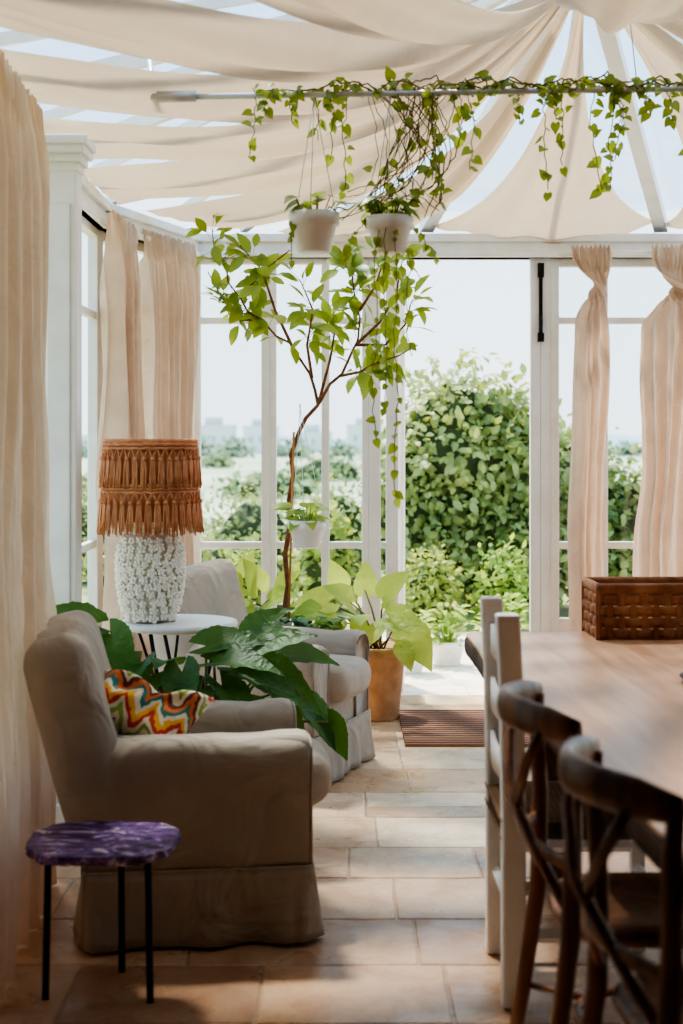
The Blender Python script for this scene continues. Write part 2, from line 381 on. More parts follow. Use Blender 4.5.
bm.tube([(1.115,7.95,2.06),(1.115,7.93,2.1),(1.115,7.95,2.14)],.008)
build('bolt',bm,m_black,parent=dr,origin=(1.115,7.96,2.0),smooth=False,label='black iron sliding bolt')
window((.325,8.06),(.36,8.62),.02,2.42,[],[2.12,.86],fw=.05,name='door',panel=.45)
ring=[V(p) for p in [(-1.2,3.0,0),(-1.2,5.2,0),(-1.2,6.9,0),(-.84,8.0,0),(2.3,8.0,0),(3.35,6.9,0),(3.35,4.6,0)]]
tb=MB()
for a,b in zip(ring[:-1],ring[1:]):
    ux=(b-a).normalized(); uy=V((-ux.y,ux.x,0)); L=(b-a).length
    tb.obox(a,ux,uy,-.04,L+.04,-.06,.06,EZ,2.6); tb.obox(a,ux,uy,-.02,L+.02,-.085,.085,2.555,2.6); tb.obox(a,ux,uy,-.02,L+.02,-.075,.075,EZ,EZ+.03)
build('trim_1',tb,m_white,kind='structure',smooth=False,bevel=.006)
cb=MB(); cb.box(-1.08,-.955,5.12,5.24,0,2.45)
for z,e in ((2.42,.008),(2.45,.02),(2.48,.034),(2.51,.045)): cb.box(-1.08-e*.6,-.955+e,5.12-e,5.24+e,z,z+.032)
cb.box(-1.09,-.94,5.10,5.26,0,.14); cb.box(-1.06,-.975,5.108,5.13,.3,2.3)
cb.box(-1.16,-1.07,5.14,5.22,0,2.5)
build('trim_2',cb,m_white,kind='structure',smooth=False,bevel=.006)
# ---------- roof ----------
H=V((1.04,6.05,3.50)); ZE=2.62
per=[V(p) for p in [(3.35,5.3,ZE),(3.3,6.95,ZE),(1.80,8.02,ZE),(.48,8.02,ZE),(-.55,8.02,ZE),(-1.15,7.1,ZE),(-1.2,6.0,ZE),(-1.2,4.95,ZE),(-1.2,3.9,ZE),(-1.2,2.7,ZE),(-.2,2.0,ZE),(1.5,2.0,ZE),(2.8,2.2,ZE),(3.35,3.8,ZE)]]
rf=MB()
def bar(mb,a,b,w,h):
    d=(b-a).normalized(); sd=d.cross(V((0,0,1))).normalized(); n=sd.cross(d)
    vs=[]
    for p in (a,b):
        for (x,z) in ((-1,0),(1,0),(1,1),(-1,1)): vs.append(p+sd*x*w/2+n*z*h)
    mb.add(vs,[(0,1,2,3),(7,6,5,4),(0,4,5,1),(1,5,6,2),(2,6,7,3),(3,7,4,0)])
for i,p in enumerate(per):
    bar(rf,H,p+V((0,0,.0)),.045 if i not in (2,3) else .075,.06)
for i in range(len(per)):
    a=per[i];b=per[(i+1)%len(per)]; bar(rf,H.lerp((a+b)/2,.15)+V((0,0,.05)),(a+b)/2+V((0,0,.03)),.03,.04)
build('trim_3',rf,m_white,kind='structure',smooth=False)
hb=MB(); hb.lathe([(.02,-.14),(.075,-.13),(.09,-.08),(.12,-.03),(.13,.1),(.08,.14)],32,c=H)
build('trim_4',hb,m_white,kind='structure')
gl=MB()
for i in range(len(per)):
    a=per[i]+V((0,0,.12)); b=per[(i+1)%len(per)]+V((0,0,.12)); gl.add([H+V((0,0,.16)),a,b],[(0,1,2)])
build('ceiling_glass',gl,glassmat('roof_glass',(222,236,246)),kind='structure',smooth=False)
for i in range(len(per)):
    a=per[i]; b=per[(i+1)%len(per)]; mid=(a+b)/2; hw=(b-a)/2
    back = i in (1,2)
    inner=H+V((0,0,-.03)); end=mid+(H-mid)*.03; end.z=ZE-.01
    seed=R(0,50)
    sagL=.08 if back else .29
    kw={3:.56}.get(i,.64)
    def f(u,v,inner=inner,end=end,hw=hw,sagL=sagL,seed=seed,back=back,kw=kw):
        t=.03+.97*v; w=(u-.5)*2
        k=(t**1.75*.66+.28*t**6 if back else t**1.15*(kw+.12*t**5))+.012
        p=inner.lerp(end,t)+hw*w*k
        p.z-=sagL*math.sin(math.pi*t**.82)
        if back: p.z-=.04*(1-w*w)*math.sin(math.pi*min(1,t*.95)); p.z-=.06*(1-w*w)*t**9; p.z+=.05*w*w*t**9; p.z+=.012*math.sin(w*12)*t
        else: p.z-=.095*(1-abs(w)**2)*math.sin(math.pi*min(1,t*.97))**.8
        if not back: p.z+=(.020*math.sin(w*7+seed+t*3)+.009*math.sin(w*15+seed*2-t*4))*math.sin(math.pi*t)
        p.z+=.005*math.sin(w*14+seed+t*2)*t+.012*noise.noise(V((w*2+seed,t*6,0)))
        return p
    sb=MB().grid(34,40,f)
    build('canopy_sail',sb,m_sail,origin=mid,label='cream cotton shade sail sagging under the glass roof',cat='shade sail',group='roof shade sails')
RD=4.7
ZR=1.45+(440-96)/1423*RD
rod=empty('hanging_rod',(0,RD,ZR),label='pale steel rod spanning under the fabric roof',cat='rod')
build('rod',MB().tube([(-.63,RD,ZR-.005),(.9,RD,ZR+.02),(2.9,RD,ZR+.04)],.010),m_steel,parent=rod,origin=(0,RD,ZR))
build('sleeve',MB().tube([(-.61,RD,ZR-.003),(-.48,RD,ZR-.001)],.019,14),m_steel,parent=rod,origin=(0,RD,ZR))
for x,y2,zt in ((-.62,4.95,2.80),(.98,RD,3.05),(2.2,RD,2.85)): build('hanger',MB().tube([(x,RD,ZR),(x-.05,y2,zt)],.010 if x<0 else .002),m_steel,parent=rod,origin=(0,RD,ZR))
# ---------- curtains ----------
def curtain(path,z0,z1,folds,amp,wf,name,label,seed=0,lean=None,twist=None,sway=None,dr=2.2):
    P=[V((p[0],p[1],0)) for p in path]
    seg=[(P[i+1]-P[i]).length for i in range(len(P)-1)]; T=sum(seg)
    def at(s):
        s=max(-.1*T,min(T*1.1,s)); 
        for i,L in enumerate(seg):
            if s<=L or i==len(seg)-1: 
                d=(P[i+1]-P[i]).normalized(); return P[i]+d*s, V((-d.y,d.x,0)),d
            s-=L
    def f(u,v):
        z=z1+(z0-z1)*v; k=wf(v)*(1+.14*noise.noise(V((seed*3,v*5,2*round(u)))))
        uu=u+.022*math.sin(u*23+seed)+.012*math.sin(u*47+seed*2)
        s=T*(.5+(uu-.5)*k); 
        a=amp*(.4+.6*min(1,v*8))*(.6+.4*k)*(1+.5*noise.noise(V((u*4,v*1.2,seed+9))))
        drift=dr*noise.noise(V((u*2.5,v*1.8,seed)))*min(1,v*5)
        ph=uu*folds*2*math.pi+seed+drift
        sn=math.sin(ph); off=a*(math.copysign(abs(sn)**.6,sn)+.35*math.sin(2.3*ph+1+3*v))
        off+=.03*noise.noise(V((u*6,v*3,seed)))
        if v<.06:
            g=max(0,math.sin(ph*1.0))**4; off=off*(.35+.65*v/.06)-.034*g*(.35+.65*math.sin(math.pi*v/.06))
            off+=.009*math.sin(ph*5)
        if twist:
            th=twist(v); s2=(s-T/2)*math.cos(th)-off*math.sin(th); off=(s-T/2)*math.sin(th)+off*math.cos(th); s=T/2+s2
        if sway: s+=sway(v)
        p,n,d=at(s) if not twist else (P[0]+(P[-1]-P[0]).normalized()*s, V((0,1,0)),None)
        q=p+n*off; q.z=z+(.012*math.sin(ph*2) if v==0 else 0)
        if lean: q+=V(lean)*v
        return q
    mb=MB().grid(int(folds*18),100,f)
    return build(name,mb,m_curt,origin=(P[0]+P[-1])/2,label=label,cat='curtain',solid=0)
curtain([(-.94,3.45),(-.99,4.7)],.01,2.53,9,.042,lambda v:1-.05*math.sin(v*3),'curtain','long blush linen curtain with pleated heading beside the armchair',1,lean=(.02,0,0),dr=4)
curtain([(-1.08,6.66),(-1.04,7.16)],.01,2.52,6,.05,lambda v:1-.16*math.sin(v*2.6),'curtain','blush linen curtain gathered in folds beside the table lamp',2,dr=3)
curtain([(-1.01,7.26),(-.82,7.82)],.01,2.52,7,.05,lambda v:1-.14*math.sin(v*2.6),'curtain','blush linen curtain hanging at the corner of the windows',5,dr=3)
def sm_(a,b,v):
    t=max(0,min(1,(v-a)/(b-a))); return t*t*(3-2*t)
curtain([(1.27,7.86),(1.48,7.86)],.01,2.52,4.2,.034,lambda v:1.0-.52*sm_(.02,.085,v)+.50*sm_(.10,.17,v),'curtain','narrow blush linen curtain knotted near its top',3,twist=lambda v:3.6*sm_(.05,.14,v),sway=lambda v:.04*math.exp(-((v-.09)/.04)**2)+.015*math.sin(v*7),dr=5)
curtain([(1.62,7.84),(2.2,7.84)],.01,2.52,7.2,.040,lambda v:.68-.32*sm_(.02,.085,v)+.60*sm_(.10,.18,v),'curtain','wide blush linen curtain knotted near its top',4,twist=lambda v:3.3*sm_(.05,.14,v),sway=lambda v:-.06*math.exp(-((v-.09)/.05)**2)+.025*math.sin(v*6),dr=6)
rd=MB(); rd.tube([(1.2,7.88,2.49),(2.3,7.88,2.49)],.012)
build('trim_5',rd,m_white,origin=(1.7,7.88,2.49),kind='structure')
# ---------- armchairs ----------
ac=empty('armchair',(-.45,4.42,0),math.radians(7),label='taupe linen slipcovered armchair with skirt holding a zigzag cushion',cat='armchair',group='slipcovered armchairs')
build('seat_base',MB().rbox((.315,.335,.14),(0,0,.29),.04),m_linen,parent=ac)
def arm(sg):
    prof=[]
    prof+=[(-.345,.14),(-.347,.25),(-.347,.36),(-.345,.44)]
    for k in range(0,15):
        th=math.pi*1.12-(math.pi*1.24)*k/14
        ct,st_=math.cos(th),math.sin(th)
        prof.append((-.258+.1*math.copysign(abs(ct)**.8,ct),.505+.085*math.copysign(abs(st_)**.8,st_)))
    prof+=[(-.17,.43),(-.168,.3),(-.17,.14)]
    cy=sum(p[0] for p in prof)/len(prof); cz=.40
    secs=[(-.335,.86),(-.328,.94),(-.31,.985),(-.27,1),(-.2,1),(-.13,1),(-.06,1.0),(.0,1),(.06,1),(.12,1),(.18,1),(.24,1),(.29,.995),(.314,.965),(.322,.90)]
    vs=[];n=len(prof)
    for (x,s_) in secs:
        for (y,z) in prof:
            yy=cy+(y-cy)*s_; zz=cz+(z-cz)*s_ if z>.2 else z
            q=noise.noise(V((x*6,yy*6+sg,zz*6)))*.012+noise.noise(V((x*14,yy*14+sg,zz*8)))*.006
            vs.append(V((x,(yy-q)*(1 if sg<0 else -1),zz+q)))
    fs=[]
    for i in range(len(secs)-1):
        for k in range(n):
            q=(i*n+k,i*n+(k+1)%n,(i+1)*n+(k+1)%n,(i+1)*n+k); fs.append(q if sg<0 else q[::-1])
    fs.append(tuple(range(n))); fs.append(tuple((len(secs)-1)*n+k for k in range(n)))
    mb=MB().add(vs,fs)
    sm=[V((.324,(cy+(y-cy)*.93)*(1 if sg<0 else -1),cz+(z-cz)*.93 if z>.2 else z+.02)) for (y,z) in prof]
    mb.tube(sm,.004,6,closed=False)
    return mb
build('armrest',arm(-1),m_linen,parent=ac); build('armrest',arm(1),m_linen,parent=ac)
rt=Matrix.Rotation(math.radians(-16),3,'Y')
build('backrest',MB().rbox((.098,.35,.33),(-.335,0,.56),.07,rot=rt,puff=.008,ns=.015),m_linen,parent=ac)
build('seat_cushion',MB().rbox((.30,.165,.08),(.100,0,.412),.06,puff=.02,ns=.01),m_linen2,parent=ac)
def skirt():
    hx,hy=.322,.35; N=220
    Lx,Ly=2*hx,2*hy; T=2*(Lx+Ly)
    def pos(s):
        s%=T
        if s<Lx: return V((-hx+s,-hy,0)),V((0,-1,0)),min(s,Lx-s)
        s-=Lx
        if s<Ly: return V((hx,-hy+s,0)),V((1,0,0)),min(s,Ly-s)
        s-=Ly
        if s<Lx: return V((hx-s,hy,0)),V((0,1,0)),min(s,Lx-s)
        s-=Lx; return V((-hx,hy-s,0)),V((-1,0,0)),min(s,Ly-s)
    def f(u,v):
        p,n,dc=pos(u*T); z=.218-.206*v
        fl=.006+.02*v+ .008*v*math.sin(u*62)+.034*v*noise.noise(V((u*26,0,3)))
        if dc<.05: fl-= .035*v*(math.cos(dc/.05*math.pi*2)*.5+.5)*(.5)-.012*v
        q=p+n*fl; q.z=z+(.008*noise.noise(V((u*20,5,3))) if v==1 else 0); return q
    mb=MB().grid(N,8,f)
    mb.tube([pos(k/120*T)[0]+pos(k/120*T)[1]*.007+V((0,0,.219)) for k in range(120)],.0045,6,closed=True)
    return mb
build('skirt',skirt(),m_linen,parent=ac,solid=.004)
ac2=clone(ac,(-.30,6.28,0),math.radians(-20),'taupe linen slipcovered armchair behind the broad-leaved plant')
def pillow(hw,hh,th):
    def side(sg):
        def f(u,v):
            x=(u-.5)*2; y=(v-.5)*2
            e=(max(0,1-x**4)*max(0,1-y**4))**.5
            k=1-.16*(math.cos(y*math.pi/2))*abs(x); k2=1-.16*(math.cos(x*math.pi/2))*abs(y)
            cr_=.045*math.exp(-((x-.15)**2)/.08)*max(0,y)
            return V((sg*th*e*(1+.45*noise.noise(V((x*2,y*2,1))))+.03*x*y+.03*x*x,x*hw*k,y*hh*k2-cr_-.03*x*x+.02*x*y))
        return f
    mb=MB().grid(28,28,side(1)); mb.grid(28,28,side(-1)); return mb
cu=build('scatter_cushion',pillow(.178,.128,.07),m_cush,label='colourful zigzag ikat cushion lying on the armchair seat',cat='cushion')
yv=V((.88,-.10,-.40)).normalized(); zv=V((.26,.72,.60)); zv=(zv-yv*zv.dot(yv)).normalized(); xv=yv.cross(zv)
cu.matrix_world=Matrix(((xv.x,yv.x,zv.x,-.595),(xv.y,yv.y,zv.y,4.27),(xv.z,yv.z,zv.z,.628),(0,0,0,1)))
# ---------- amethyst side table ----------
m=bpy.data.materials.new('amethyst'); m.use_nodes=True; nt=m.node_tree; n=nt.nodes; l=nt.links; b=n['Principled BSDF']
tc=n.new('ShaderNodeTexCoord'); mp=n.new('ShaderNodeMapping'); mp.inputs['Scale'].default_value=(1,2.2,1); l.new(tc.outputs['Object'],mp.inputs['Vector'])
mxc=n.new('ShaderNodeTexNoise'); mxc.inputs['Scale'].default_value=10; mxc.inputs['Detail'].default_value=9; mxc.inputs['Roughness'].default_value=.7; mxc.inputs['Distortion'].default_value=1.5; l.new(mp.outputs[0],mxc.inputs['Vector'])
cr=n.new('ShaderNodeValToRGB'); cr.color_ramp.elements[0].color=lin((32,20,50)); cr.color_ramp.elements[1].color=lin((230,214,224)); cr.color_ramp.elements[0].position=.38; cr.color_ramp.elements[1].position=.64
e=cr.color_ramp.elements.new(.48); e.color=lin((84,52,116))
e=cr.color_ramp.elements.new(.56); e.color=lin((136,100,158))
l.new(mxc.outputs['Fac'],cr.inputs['Fac']); l.new(cr.outputs['Color'],b.inputs['Base Color']); b.inputs['Roughness'].default_value=.25; m_ameth=m
bp=n.new('ShaderNodeBump'); bp.inputs['Strength'].default_value=.4; bp.inputs['Distance'].default_value=.01; l.new(mxc.outputs['Fac'],bp.inputs['Height']); l.new(bp.outputs['Normal'],b.inputs['Normal'])
st=empty('side_table',(-.625,3.74,0),label='small side table with purple amethyst slab top and black legs',cat='side table')
def edge(th,i,z):
    c=abs(math.cos(th));s_=abs(math.sin(th)); sq=1/(((c/1.03)**3+(s_/.9)**3)**(1/3))
    return sq*(1+.09*noise.noise(V((math.cos(th)*2.2,math.sin(th)*2.2,4)))+.06*noise.noise(V((math.cos(th)*5,math.sin(th)*5,0)))+(.05 if i<4 else .025)*noise.noise(V((math.cos(th)*20,math.sin(th)*20,z*90))))
tp=MB().lathe([(.168,.374),(.180,.379),(.187,.386),(.188,.394),(.187,.402),(.185,.4035)],120,fn=edge)
build('table_top',tp,m_ameth,parent=st,smooth=False)
for k,a in enumerate((200,330,80)):
    ar=math.radians(a); c=V((math.cos(ar)*.145,math.sin(ar)*.135,0))
    build('leg',MB().tube([c*1.05,c*1.0+V((0,0,.377))],.010,10),m_black,parent=st)
# ---------- lamp table + lamp ----------
lt=empty('lamp_table',(-.62,5.42,0),label='round side table with pale top and black metal legs',cat='side table')
build('table_top',MB().lathe([(.2,.735),(.222,.74),(.225,.75),(.222,.76),(.2,.762)],56),m_pot,parent=lt)
lb=MB()
for k in range(3):
    a=math.radians(90+k*120); lb.tube([(math.cos(a)*.2,math.sin(a)*.2,0),(math.cos(a)*.06,math.sin(a)*.06,.4),(math.cos(a+.5)*.17,math.sin(a+.5)*.17,.735)],.008)
    a2=a+.6; lb.tube([(math.cos(a2)*.2,math.sin(a2)*.2,0.0),(math.cos(a2)*.08,math.sin(a2)*.08,.4),(math.cos(a2-.5)*.17,math.sin(a2-.5)*.17,.735)],.006)
lb.tube([(math.cos(t)*.075,math.sin(t)*.075,.4) for t in [k*math.pi/12 for k in range(24)]],.006,closed=True)
build('leg_frame',lb,m_black,parent=lt)
LZ=.7625
la=empty('table_lamp',(-.725,5.40,LZ),label='table lamp with white coral-textured base and terracotta fringed raffia shade',cat='lamp')
bprof=[(.066,.002),(.078,.010),(.092,.035),(.106,.08),(.115,.13),(.120,.19),(.120,.24),(.112,.285),(.094,.318),(.066,.342),(.052,.36),(.045,.42)]
lm=MB().lathe(bprof,40)
def rad_at(z):
    for (r0,z0),(r1,z1) in zip(bprof[:-1],bprof[1:]):
        if z0<=z<=z1: return r0+(r1-r0)*(z-z0)/max(1e-6,z1-z0)
    return .04
build('lamp_base',lm,m_lampc,parent=la)
lm=MB()
rows_=[.022+.0290*i for i in range(12)]+[.368,.39]
for j,z in enumerate(rows_):
    r=rad_at(z); N=max(6,int(2*math.pi*r/.034))
    for k in range(N):
        th=2*math.pi*(k+.5*(j%2)+R(-.15,.15))/N; zz=z+R(-.004,.004)
        nrm=V((math.cos(th),math.sin(th),0)); c=nrm*(r+.003)+V((0,0,zz)); a=nrm.cross(V((0,0,1))); s_=R(.013,.017)
        lm.ico(c+nrm*.009,.006)
        for q in range(5):
            an=q*math.pi*.4+k; dv=(a*math.cos(an)+V((0,0,1))*math.sin(an))
            lm.ico(c+dv*s_*.72+nrm*.003,s_*.56)
build('applied_blossoms',lm,m_lampb,parent=la)
sh=MB()
zt,zb=.685,.345; rt_,rb=.174,.184
sh.lathe([(rt_*.97,zt-.01),(rb*.93,zb+.04),(rb*.92,zb+.04),(rt_*.95,zt-.012)],48)
def ringt(r,z,tr):
    sh.tube([(math.cos(k*math.pi/36)*r,math.sin(k*math.pi/36)*r,z+.002*math.sin(k*2.1)) for k in range(72)],tr,6,closed=True)
for r,z,t in ((rt_,zt,.007),(rt_+.002,zt-.014,.006),(rt_+.003,zt-.028,.006),(rt_+.007,.520,.007),(rt_+.007,.507,.006),(rt_+.007,.494,.006)): ringt(r,z,t)
for z0,ln,r0,kd in ((zt-.03,.145,rt_+.002,.036),(.492,.155,rt_+.008,.036)):
    N=36
    for k in range(N):
        th=2*math.pi*(k+R(-.06,.06)+(.5 if z0<.6 else 0))/N
        d=V((math.cos(th),math.sin(th),0))
        sh.ico(d*(r0+.006)+V((0,0,z0-kd)),.010)
        for q in range(7):
            t2=th+(q-3)*.018+R(-.01,.01); d2=V((math.cos(t2),math.sin(t2),0)); l2=ln*R(.88,1.05)
            sh.tube([d*(r0+.005)+V((0,0,z0-kd)),d.lerp(d2,.75)*(r0+.009)+V((0,0,z0-kd-.014)),d2*(r0+.010+R(0,.005))+V((0,0,z0-kd-(l2-kd)*.6)),d2*(r0+.010+R(0,.010))+V((0,0,z0-l2))],[.002,.0028,.0028,.002],4)
    for k in range(N):
        th=2*math.pi*(k+(.5 if z0<.6 else 0))/N
        for s_ in (1,-1):
            t3=th+s_*math.pi/N
            a=V((math.cos(t3),math.sin(t3),0)); b_=V((math.cos(th),math.sin(th),0))
            sh.tube([a*(r0+.003)+V((0,0,z0+.004)),b_*(r0+.006)+V((0,0,z0-kd))],.003,4)
build('lamp_shade',sh,m_raff,parent=la)
# ---------- dining table ----------
TA=math.radians(3.1)
dt=empty('dining_table',(1.045,3.52,0),TA,label='long wooden dining table with thick dark live edge',cat='table')
def slab(z0,z1,inset=0,wavy=.012,hw=.54,hl=1.62):
    pts=[]; rr=.09
    def rnd(cx,cy,a0):
        for k in range(7):
            a=a0+math.pi/2*k/6; pts.append((cx+rr*math.cos(a),cy+rr*math.sin(a)))
    rnd(hw-rr,hl-rr,0)
    rnd(-hw+rr,hl-rr,math.pi/2)
    for k in range(1,28): pts.append((-hw,hl-rr-(2*hl-2*rr)*k/28))
    rnd(-hw+rr,-hl+rr,math.pi)
    rnd(hw-rr,-hl+rr,math.pi*1.5)
    for k in range(1,28): pts.append((hw,-hl+rr+(2*hl-2*rr)*k/28))
    out=[]
    for x,y in pts:
        q=noise.noise(V((x*1.5,y*1.6,2)))*wavy*2
        out.append(V(((x+(q if x>0 else -q))*1.0*(1-inset/hw),y*(1-inset/hl),0)))
    n_=len(out); mb=MB()
    lv=[(z0,-.012),(z0+.01,0),((z0+z1)/2,.004),(z1-.006,0),(z1,-.006)]
    vs=[]
    for z,e in lv:
        for p in out:
            d=V((p.x,p.y,0)).normalized(); vs.append(V((p.x+d.x*e,p.y+d.y*e,z)))
    fs=[]
    for i in range(len(lv)-1):
        for k in range(n_): fs.append((i*n_+k,i*n_+(k+1)%n_,(i+1)*n_+(k+1)%n_,(i+1)*n_+k))
    fs.append(tuple(range(n_-1,-1,-1))); fs.append(tuple((len(lv)-1)*n_+k for k in range(n_)))
    return mb.add(vs,fs)
build('table_edge',slab(.695,.752),m_tedge,parent=dt,smooth=False)
build('table_top',slab(.7525,.762,inset=.006),m_table,parent=dt,smooth=False)
for y in (-1.1,1.1):
    tr=MB(); 
    for x in (-.3,.3): tr.box(x-.05,x+.05,y-.05,y+.05,0,.66)
    tr.box(-.42,.42,y-.05,y+.05,.64,.695); tr.box(-.32,.32,y-.025,y+.025,.2,.28)
    build('trestle',tr,m_tedge,parent=dt,smooth=False,bevel=.01)
bk=empty('woven_basket',(1.12,5.02,.762),math.radians(2),label='rectangular brown woven leather basket on the dining table',cat='basket')
bw,bd,bh=.24,.12,.19
def rectpath(hx,hy,z,amp,ph,N=80):
    T=4*(hx+hy); out=[]
    for k in range(N):
        s_=T*k/N
        if s_<2*hx: p=V((-hx+s_,-hy,z)); nn=V((0,-1,0))
        elif s_<2*hx+2*hy: p=V((hx,-hy+s_-2*hx,z)); nn=V((1,0,0))
        elif s_<4*hx+2*hy: p=V((hx-(s_-2*hx-2*hy),hy,z)); nn=V((0,1,0))
        else: p=V((-hx,hy-(s_-4*hx-2*hy),z)); nn=V((-1,0,0))
        out.append(p+nn*amp*math.cos(2*math.pi*(s_/.08)+ph))
    return out
wb=MB()
for i in range(4): wb.tube(rectpath(bw,bd,.024+i*.039,.007,math.pi*i,144),.016,6,flat=(.26,1),closed=True)
build('weave',wb,m_leather,parent=bk)
wb=MB()
for sx in range(-6,7):
    for sy in (-1,1): wb.box(sx*.04-.010,sx*.04+.010,sy*bd-.003,sy*bd+.003,.0,bh-.01)
for sy in range(-3,4):
    for sx in (-1,1): wb.box(sx*bw-.003,sx*bw+.003,sy*.04-.010,sy*.04+.010,.0,bh-.01)
wb.box(-bw,bw,-bd,bd,0,.008)
build('stake',wb,m_leather,parent=bk,smooth=False)
wb=MB(); wb.tube(rectpath(bw,bd,bh-.014,0,0,72),.02,8,flat=(.4,1),closed=True)
build('rim',wb,m_leather,parent=bk)
pl=MB().lathe([(.05,0),(.1,.004),(.14,.016),(.142,.019),(.1,.009),(.05,.006)],48)
build('plate',pl,m_black,loc=(1.10,4.02,.762),label='dark stoneware plate on the dining table',cat='plate')
# ---------- white rush chair ----------
wc=empty('dining_chair',(.64,3.84,0),0,label='white painted ladder-back chair with woven rush seat',cat='chair')
for y in (-.195,.195):
    build('back_post',MB().post([(-.2,y,0),(-.2,y,.46),(-.205,y,.8),(-.215,y,.995),(-.216,y,1.005)],.030),m_chwhite,parent=wc,smooth=False,bevel=.007)
    build('leg',MB().post([(.2,y*1.05,0),(.2,y*1.05,.47)],.02),m_chwhite,parent=wc,smooth=False,bevel=.005)
for z in (.60,.75,.90):
    build('slat',MB().grid(10,1,lambda u,v,z=z:V((-.205-.012*math.sin(u*math.pi),-.18+.36*u,z-.035+.07*v))),m_chwhite,parent=wc,solid=.014)
for z,y in ((.18,-.19),(.30,-.19),(.18,.19),(.30,.19)):
    build('stretcher',MB().tube([(-.2,y,z),(.2,y*1.05,z)],.019,4),m_chwhite,parent=wc,smooth=False)
for z,x in ((.24,-.2),(.24,.2),(.36,.2)):
    build('stretcher',MB().tube([(x,-.19,z),(x,.19,z)],.016,4),m_chwhite,parent=wc,smooth=False)
def seatf(sg):
    def f(u,v):
        x=(u-.5)*2;y=(v-.5)*2; e=max(0,1-x**6)*max(0,1-y**6)
        return V((x*.235,y*(.22+.005*x),.455+sg*(.022+.014*e)-.012*(1-abs(x))*(1-abs(y))*(sg>0)))
    return f
sm=MB().grid(18,18,seatf(1)); sm.grid(18,18,seatf(-1))
build('seat',sm,m_rush,parent=wc)
# ---------- bentwood chairs ----------
bc=empty('dining_chair',(.65,3.03,0),math.radians(2),label='brown bentwood cross-back bistro chair drawn up to the table',cat='chair',group='bentwood dining chairs')
def arc(z,pts=15,bow=.11,half=.215,x0=-.19):
    return [V((x0-bow*math.cos(t*math.pi/2)+.0,half*t,z+.012*math.cos(t*math.pi/2))) for t in [(-1+2*k/(pts-1)) for k in range(pts)]]
build('top_rail',MB().tube(arc(.875,bow=.115,half=.225),[.018,.023]+[.028]*11+[.023,.018],12,flat=(.5,1.25)),m_dark,parent=bc)
build('back_rail',MB().tube(arc(.60,bow=.06,half=.19,x0=-.2),.014,8,flat=(.5,1.1)),m_dark,parent=bc)
for sg in (-1,1):
    build('leg',MB().tube([(-.27,sg*.2,0),(-.235,sg*.195,.2),(-.2,sg*.185,.45),(-.195,sg*.19,.65),(-.20,sg*.205,.80),(-.195,sg*.212,.875)],[.015,.017,.020,.018,.017,.015],10),m_dark,parent=bc)
    build('leg',MB().tube([(.2,sg*.19,0),(.17,sg*.17,.25),(.15,sg*.155,.44)],[.014,.017,.019],10),m_dark,parent=bc)
    build('cross_brace',MB().tube([(-.2,sg*.17,.50),(-.25,sg*.08,.60),(-.285+.006*sg,-sg*.02,.70),(-.275,-sg*.12,.80),(-.25,-sg*.15,.865)],.0115,8),m_dark,parent=bc)
def sfn(th,i,z):
    c=abs(math.cos(th));s_=abs(math.sin(th)); return 1/((c**3.2+s_**3.2)**(1/3.2))
build('seat',MB().lathe([(.17,.435),(.198,.438),(.205,.45),(.203,.464),(.19,.472),(.14,.466),(.02,.460)],48,fn=sfn),m_dark,parent=bc)
build('stretcher',MB().tube([(.15*math.cos(k*math.pi/16),.15*math.sin(k*math.pi/16),.22) for k in range(32)],.010,8,closed=True),m_dark,parent=bc)
for a in (45,135,225,315):
    aa=math.radians(a); build('stretcher',MB().tube([(.15*math.cos(aa),.15*math.sin(aa),.22),(.21*math.cos(aa)+(.0 if a in(45,315) else -.07),.19*(1 if math.sin(aa)>0 else -1),.22)],.008,6),m_dark,parent=bc)
bc2=clone(bc,(.69,2.45,0),math.radians(7))
# ---------- doormat ----------
mm=MB()
for k in range(34):
    y=6.72+.84*k/34; mm.box(.30,.92,y,y+.021,.001,.016+.003*(k%2))
build('doormat',mm,m_mat,origin=(.6,7.1,0),smooth=False,label='brown ribbed coir doormat on the stone floor at the open door',cat='doormat')
# ---------- plants ----------
def pot(parent,r,h,mat,name='pot',z=0,rim=.015):
    mb=MB().lathe([(r*.66,z),(r*.7,z+.005),(r*.92,z+h-.045),(r+rim*.4,z+h-.04),(r+rim*.4,z+h),(r*.93,z+h),(r*.86,z+h-.03),(.01,z+h-.035)],40)
    build(name,mb,mat,parent=parent)
def rv(s=1): return V((R(-s,s),R(-s,s),R(-s,s)))
TD=7.1; TB=pt(285,632,TD); TB.z=0
tree=empty('potted_tree',(TB.x,TB.y,0),label='slender indoor tree with sparse yellow-green leaves tied to a cane',cat='tree')
pot(tree,.2,.42,m_terra)
build('soil',MB().lathe([(.01,.37),(.175,.385),(.17,.392),(.01,.40)],24),m_soil,parent=tree)
def T(px,py,dd=0): return pt(px,py,TD+dd)-V((TB.x,TB.y,0))
tm=MB()
trunk=[V((0,0,.38)),T(284,615),T(288,585),T(285,555),T(290,525),T(289,500),T(293,475),T(291,455),T(299,432),T(306,418),T(318,405)]
tm.tube(trunk,[.016,.015,.014,.0135,.013,.013,.012,.012,.011,.011,.010],8)
